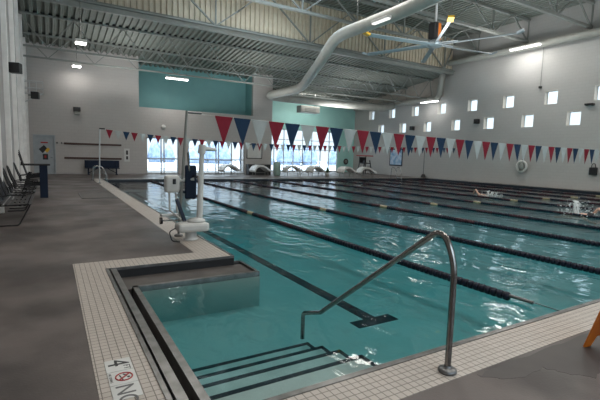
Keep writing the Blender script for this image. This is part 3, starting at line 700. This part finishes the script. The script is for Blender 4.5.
# bench at the far wall
bn = thing('blue_bench', 'navy bench with a broad back under the wood strips', 'bench', (2.9, 29.75, 0))
MB().rbox(-1.02, 1.02, .12, .17, .45, .92, .02).build('backrest', M['navy'], bn); MB().rbox(-1.0, 1.0, -.28, .14, .40, .45, .015).build('seat', M['navy'], bn)
for s in (-.82, .82): 
    q = MB(); q.rbox(s-.05, s+.05, -.24, .15, .0, .06, .01); q.rbox(s-.04, s+.04, -.08, .04, .04, .41, .01); q.rbox(s-.04, s+.04, .08, .13, .4, .85, .01); q.build('leg', M['navy'], bn)
q = MB(); q.bar((-.8,-.03,.12),(-.3,-.03,.40), .04); q.bar((.8,-.03,.12),(.3,-.03,.40), .04); q.build('brace', M['navy'], bn)
# grab rails at the far left corner
gr = thing('grab_rail', 'pair of small steel grab rails at the far left pool corner', 'handrail', (2.25, 24.2, 0))
for i in range(2):
    y = i*.6; MB().tube(rounded([(-.35,y,0),(-.3,y,.75),(.1,y,.75),(.30,y,.3),(.33,y,-.6)], .2), .025, 10).build('rail', M['steel'], gr); MB().cyl(-.35, y, .004, .03, .06, 14).build('escutcheon', M['steel'], gr)
gr = thing('grab_rail', 'pair of looped steel grab rails at the far right pool corner', 'handrail', (24.2, 25.65, 0))
for i in range(2):
    x = i*.55; MB().tube(rounded([(x,.35,0),(x,.3,.85),(x,-.1,.85),(x,-.30,.3),(x,-.40,-.5)], .25), .025, 10).build('rail', M['steel'], gr); MB().cyl(x, .35, .004, .03, .06, 14).build('escutcheon', M['steel'], gr)
# access hatch
ht = thing('deck_hatch', 'dark flush access hatch in the deck left of the pool edge', 'hatch', (1.4, 16.2, 0))
MB().rbox(-.52, .5, -.95, .95, .002, .012, .004).build('lid', M['gutter'], ht)
q = MB()
for a in ((-.55,.53,-.98,-.95),(-.55,.53,.95,.98),(-.55,-.52,-.98,.98),(.50,.53,-.98,.98)): q.box(*a, .001, .016)
q.build('frame', M['dark_steel'], ht)

# ------------------------------------------------------------------ far deck furniture
def lounger(loc, rz, label, group='white curved loungers'):
    t = thing('curved_lounger', label, 'lounger', loc, rz, group)
    prof = [(-.72,.42),(-.62,.62),(-.45,.76),(-.2,.83),(.05,.80),(.3,.68),(.55,.52),(.75,.45)]
    vs = []; n = len(prof)
    b = MB(); b.prism(prof+[(x*.94, z-.13) for (x, z) in prof[::-1]], 'y', -.42, .42); b.build('shell', M['white'], t)
    for sx in (-.5, .5):
        for sy in (-.22, .22): MB().tube([(sx, sy, .62 if sx < 0 else .5), (sx*1.1, sy, 0)], .02, 8).build('leg', M['truss'], t)
    MB().tube([(-.52,0,.25),(.52,0,.25)], .015, 6).build('stretcher', M['truss'], t)
    return t
l0 = lounger((11.2, 28.9, 0), .15, 'leftmost white curved lounger, before the right pane of the glass doors')
for (x, y, r, lab) in ((13.45, 28.4, .1, 'white curved lounger standing before the dark nook under the notice board'), (16.0, 28.0, -.1, 'white curved lounger just right of the pale green bin'),
                       (18.0, 27.9, .2, 'white curved lounger in front of the middle of the tall glass wall'), (20.6, 27.3, .1, 'white curved lounger in front of the teal column'), (22.4, 27.0, -.2, 'rightmost white curved lounger, beside the red lifeguard chair')):
    o = copy_tree(l0); o.location = (x, y, 0); o.rotation_euler = (0,0,r); o['label'] = lab
bn_ = thing('waste_bin', 'pale green cylindrical bin between two white loungers', 'bin', (15.0, 28.7, 0))
MB().lathe([(0,0),(.24,0),(.27,.08),(.28,.82),(.25,.9),(0,.9)]).build('body', M['bin'], bn_); MB().lathe([(.26,.88),(.27,.93),(.18,1.06),(0,1.1)]).build('lid', M['bin'], bn_)
# pool-side tables by the glass wall
for (x, y, lab) in ((19.3, 32.5, 'small white table by the tall glass wall, left of the potted plant'), (16.9, 32.8, 'small white table by the glass wall behind the pale green bin')):
    t = thing('side_table', lab, 'table', (x, y, 0)); MB().lathe([(0,.70),(.5,.70),(.52,.72),(.5,.74),(0,.74)]).build('table_top', M['white'], t); MB().cyl(0,0,.03,.71,.04,10).build('post', M['white'], t); MB().lathe([(0,0),(.25,0),(.25,.03),(0,.05)]).build('foot', M['white'], t)
pl_ = thing('potted_plant', 'potted plant with pale leaves before the glass wall', 'plant', (19.2, 28.0, 0))
MB().lathe([(0,0),(.14,0),(.2,.3),(.17,.3),(0,.27)]).build('pot', M['white'], pl_)
q = MB()
for i in range(46):
    a = random.uniform(0, 2*PI); e = random.uniform(.2, 1.4); L = random.uniform(.3, .6); d = Vector((math.cos(a)*math.cos(e), math.sin(a)*math.cos(e), math.sin(e))); s_ = Vector((-d.y, d.x, 0)).normalized()*.05
    q.add([Vector((0,0,.27)), Vector((0,0,.27))+d*L*.5+s_, Vector((0,0,.27))+d*L, Vector((0,0,.27))+d*L*.5-s_], [(0,1,2,3)])
q.build('foliage', M['green'], pl_)
lg = thing('lifeguard_chair', 'dark lifeguard chair with a red top near the far right corner', 'lifeguard chair', (25.9, 31.5, 0))
for sx in (-.4, .4):
    for sy in (-.4, .4): MB().bar((sx*1.3, sy*1.2, 0), (sx*.8, sy*.8, 1.35), .07).build('leg', M['black'], lg)
MB().rbox(-.42,.42,-.4,.4,1.0,1.07,.02).build('seat', M['black'], lg); MB().rbox(-.42,.42,.3,.37,1.07,1.62,.02).build('backrest', M['black'], lg)
MB().rbox(-.75,.75,-.35,.4,1.70,1.80,.03).build('red_top', M['red'], lg)
for z in (.35, .68): MB().rbox(-.5,.5,-.45,-.39,z,z+.05,.01).build('rung', M['black'], lg)
for s in (-.38,.38): MB().cyl(s,.33,1.3,1.72,.025,8).build('post', M['black'], lg)
t = thing('wall_clock', 'small round dark dial on the teal column in the far corner', 'clock', (27.0, YB-.01, 1.1)); 
o = MB().lathe([(0,0),(.3,0),(.32,.03),(.28,.05),(0,.05)]).build('rim', M['black'], t); o.rotation_euler = (PI/2,0,0)
o = MB().lathe([(0,.05),(.18,.05),(.18,.056),(0,.056)]).build('face', M['truss'], t); o.rotation_euler = (PI/2,0,0)
po = thing('wall_poster', 'blue poster on the right wall near the far corner', 'poster', (XR, 29.5, 1.75))
MB().rbox(-.03, 0, -.85, .85, -.85, .75, .01).build('frame', M['navy'], po); MB().rbox(-.036, -.03, -.75, .75, -.75, .65, .002).build('print', M['poster'], po)
# ring buoy & rescue gear
rb = thing('ring_buoy', 'white ring buoy hanging on the right wall with a grey rope bag', 'ring buoy', (XR-.22, 17.05, 1.3))
q = MB(); q.tube([(0, .34*math.cos(a), .34*math.sin(a)) for a in [2*PI*i/28 for i in range(28)]], .075, 10, closed=True); q.build('ring', M['white'], rb)
MB().lathe([(0,-.3),(.14,-.28),(.19,-.05),(.14,.18),(.05,.32),(0,.34)]).build('rope_bag', M['truss'], rb); MB().tube([(0,0,.3),(.04,0,.5)], .02, 6).build('hook', M['black'], rb)
rg = thing('rescue_bag', 'black rescue bag hanging on the right wall at the picture edge', 'bag', (XR-.12, 12.65, 1.2))
MB().rbox(-.08,.1,-.22,.22,-.25,.2,.05).build('bag', M['black'], rg); MB().tube(rounded([(0,-.12,.18),(0,-.08,.42),(0,.08,.42),(0,.12,.18)], .06), .02, 6).build('strap', M['black'], rg)
# pole with black base beside the far lane
vp = thing('net_pole', 'slender upright pole with a black foot at the right pool edge', 'pole', (27.75, 25.8, 0))
MB().cyl(0,0,.1,2.35,.035,8).build('pole', M['dark_steel'], vp); MB().lathe([(0,.004),(.2,.004),(.22,.1),(.12,.3),(0,.3)]).build('foot', M['black'], vp)

# wet patch on the deck by the sign
M['wet'] = mat('wet_patch', (.055, .045, .042), .5, col2=(.045, .037, .035), scale=4)
outl = [(2.70,1.86),(2.95,1.885),(3.393,1.885),(4.011,1.885),(4.9,1.885),(5.6,1.75),(5.3,1.2),(4.5,1.15),(3.95,1.28),(3.703,1.45),(3.5,1.42),(3.351,1.572),(3.286,1.70),(3.05,1.68),(2.85,1.74)]
ol = []; rnd = random.Random(2)
for i in range(len(outl)):
    a, b = Vector(outl[i]), Vector(outl[(i+1) % len(outl)])
    for k in range(5): p_ = a.lerp(b, k/5); ol.append((p_.x+rnd.uniform(-.02,.02), min(1.885, p_.y+rnd.uniform(-.02,.02))))
tag(MB().prism(ol, 'z', .0002, .0015).build('wet_patch', M['wet']), 'dark wet patch on the deck around the orange floor sign', 'puddle')

# ------------------------------------------------------------------ orange floor sign
os_ = thing('floor_sign', 'orange folding floor sign leaning in at the right picture edge', 'floor sign', (4.14, 1.50, .001), math.radians(-10))
def sign_panel(s):
    z = lambda h: (s*(.20-.16*h/.62))
    out = [(-.20,0),(-.12,0),(-.09,.10),(.09,.10),(.12,0),(.20,0),(.155,.60),(.12,.64),(-.12,.64),(-.155,.60)]
    b = MB(); n = len(out)
    vs = [(x, z(h), h) for (x, h) in out]+[(x, z(h)+.015, h) for (x, h) in out]
    return b.add(vs, [tuple(range(n)), tuple(range(n, 2*n))[::-1]]+[(i, (i+1) % n, n+(i+1) % n, n+i) for i in range(n)])
for s in (-1, 1): sign_panel(s).build('panel', M['orange'], os_)
MB().tube([(-.13,.0,.62),(.13,.0,.62)], .018, 8).build('hinge', M['orange'], os_)

# ------------------------------------------------------------------ swimmers
def skinned(name, verts, edges, radii, m, parent, levels=2):
    me = bpy.data.meshes.new(name); me.from_pydata(verts, edges, []); o = bpy.data.objects.new(name, me); C.objects.link(o)
    sk = o.modifiers.new('s', 'SKIN'); 
    for i, r in enumerate(radii): me.skin_vertices[0].data[i].radius = (r, r*.85)
    me.skin_vertices[0].data[0].use_root = True
    sb = o.modifiers.new('u', 'SUBSURF'); sb.levels = levels; sb.render_levels = levels
    bpy.context.view_layer.update()
    nm = bpy.data.meshes.new_from_object(o.evaluated_get(bpy.context.evaluated_depsgraph_get())); bpy.data.objects.remove(o)
    nm.materials.clear(); nm.materials.append(m)
    for p_ in nm.polygons: p_.use_smooth = True
    b = bpy.data.objects.new(name, nm); C.objects.link(b); b.parent = parent; return b
def swimmer(loc, rz, label, capm):
    t = thing('swimmer', label, 'person', loc, rz)
    V = [(0,0,-.10),(.22,0,-.06),(.44,0,-.03),(.55,0,-.02),(.66,0,.0),(.74,0,.0),          # pelvis..head
         (.50,.19,0),(.62,.30,.26),(.86,.26,.16),(1.02,.24,.0),                             # recovering arm
         (.50,-.19,-.06),(.78,-.20,-.12),(1.05,-.18,-.16),(1.2,-.17,-.18),
         (-.08,.10,-.12),(-.50,.11,-.16),(-.92,.11,-.14),(-1.08,.11,-.16),
         (-.08,-.10,-.12),(-.48,-.12,-.2),(-.88,-.12,-.26),(-1.05,-.12,-.28)]
    E_ = [(0,1),(1,2),(2,3),(3,4),(4,5),(2,6),(6,7),(7,8),(8,9),(2,10),(10,11),(11,12),(12,13),(0,14),(14,15),(15,16),(16,17),(0,18),(18,19),(19,20),(20,21)]
    R_ = [.14,.14,.15,.06,.10,.08,.07,.05,.04,.035,.07,.05,.04,.035,.10,.075,.05,.035,.10,.075,.05,.035]
    skinned('body', V, E_, R_, M['skin'], t)
    MB().lathe([(.112,-.01),(.105,.05),(.07,.1),(0,.118)], n=16).build('swim_cap', capm, t).location = (.69,0,.01)
    gg = MB(); gg.tube([(.78,-.05,.0),(.80,0,.0),(.78,.05,.0)], .022, 8); gg.build('goggles', M['black'], t)
    return t
swimmer((15.7, 7.5, WZ-.0), math.radians(-120), 'swimmer in a dark cap stroking through white spray on the right', M['black'])
swimmer((18.9, 13.3, WZ-.02), math.radians(60), 'distant swimmer with a raised arm in mid pool before the right wall', M['black'])
def splash(loc, n, rad, hgt, label, seed, rz=0):
    rnd = random.Random(seed); b = MB()
    for i in range(n):
        a = rnd.uniform(0, 2*PI); r = rad*rnd.random()**.6; h = hgt*rnd.random()**2*(1-r/rad*.5); s = rnd.uniform(.005, .018)
        x, y = r*math.cos(a)*1.6, r*math.sin(a)*.8
        b.tube([(x,y,h-s),(x,y,h-s*.3),(x,y,h+s*.3),(x,y,h+s)], [s*.3,s,s,s*.3], 6)
    for i in range(n//12):                                     # thin sheets of thrown water
        a = rnd.uniform(-.5, .7); x0 = rnd.uniform(-.5, .5)
        pts = [(x0+math.sin(a)*hgt*t_, rnd.uniform(-.1,.1)*t_, hgt*(t_-t_*t_*.55)*1.4) for t_ in [j/7 for j in range(8)]]
        b.tube(pts, [.018*(1-j/9) for j in range(8)], 6)
    o = b.build('water_splash', M['foam'], None, loc); o.rotation_euler = (0,0,rz)
    return tag(o, label, 'splash', kind='stuff')
splash((15.75, 7.55, WZ), 260, .75, .62, 'white spray thrown up by the nearer swimmer', 3, .6)
splash((18.9, 13.0, WZ), 110, .55, .3, 'small patch of white spray around the distant swimmer', 5, 1.)

# ------------------------------------------------------------------ outdoors
struct('ground', MB().box(-40, 70, -40, YN-.3, -.3, -.05).box(-40, 70, YB+.3, 110, -.3, -.05).box(-40, 15.1, YF+.3, YB+.3, -.3, -.05), M['snow'])
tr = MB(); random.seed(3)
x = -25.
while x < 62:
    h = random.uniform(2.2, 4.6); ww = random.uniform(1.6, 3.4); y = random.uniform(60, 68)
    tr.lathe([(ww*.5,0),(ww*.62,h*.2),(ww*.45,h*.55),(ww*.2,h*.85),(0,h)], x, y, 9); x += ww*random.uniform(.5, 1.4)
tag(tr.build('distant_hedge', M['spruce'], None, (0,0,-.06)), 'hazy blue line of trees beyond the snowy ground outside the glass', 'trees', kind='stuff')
rl = thing('outdoor_railing', 'white railing on the snow outside the glass doors', 'railing', (10, 36.5, -.05))
q = MB(); q.bar((-6,0,1.0),(4.8,0,1.0), .05); q.bar((-6,0,.2),(4.8,0,.2), .04); q.build('rail', M['white_paint'], rl)
q = MB()
for i in range(60): q.bar((-6+.18*i,0,.2),(-6+.18*i,0,1.0), .02)
q.build('balusters', M['white_paint'], rl)
for i in range(5): MB().bar((-6+2.7*i,0,0),(-6+2.7*i,0,1.05), .07).build('post', M['white_paint'], rl)

# ------------------------------------------------------------------ world, camera, colour management
wd_ = bpy.data.worlds.new('World'); sc.world = wd_; wd_.use_nodes = True
bg = wd_.node_tree.nodes['Background']
wn = wd_.node_tree.nodes; wl = wd_.node_tree.links
wt = wn.new('ShaderNodeTexCoord'); ws = wn.new('ShaderNodeSeparateXYZ'); wr = wn.new('ShaderNodeMapRange')      # overcast sky: three times brighter overhead
wl.new(wt.outputs['Generated'], ws.inputs[0]); wl.new(ws.outputs['Z'], wr.inputs['Value']); wr.inputs['To Min'].default_value = .7; wr.inputs['To Max'].default_value = 4.0
wr.inputs['From Min'].default_value = .1; wr.inputs['From Max'].default_value = .8
wl.new(wr.outputs[0], bg.inputs['Strength'])
bg.inputs['Color'].default_value = (.80, .90, 1.0, 1); bg.inputs['Strength'].default_value = 1.1

p_, y_, r_ = math.radians(6.05), math.radians(30.84), math.radians(1.665)
fw = Vector((math.sin(y_)*math.cos(p_), math.cos(y_)*math.cos(p_), -math.sin(p_))); rt = Vector((math.cos(y_), -math.sin(y_), 0)); up = rt.cross(fw)
r2 = rt*math.cos(r_)+up*math.sin(r_); u2 = -rt*math.sin(r_)+up*math.cos(r_)
cam = bpy.data.cameras.new('camera'); co = bpy.data.objects.new('camera', cam); C.objects.link(co)
mw = Matrix((r2, u2, -fw)).transposed().to_4x4(); mw.translation = Vector((0, 0, 1.6)); co.matrix_world = mw
cam.sensor_width = 36; cam.sensor_fit = 'HORIZONTAL'; cam.lens = 36*419.5/600; cam.clip_start = .05; cam.clip_end = 500
sc.camera = co
sc.view_settings.view_transform = 'Standard'; sc.view_settings.look = 'None'; sc.view_settings.gamma = 1; sc.view_settings.exposure = 1.08
sc.view_settings.use_curve_mapping = False
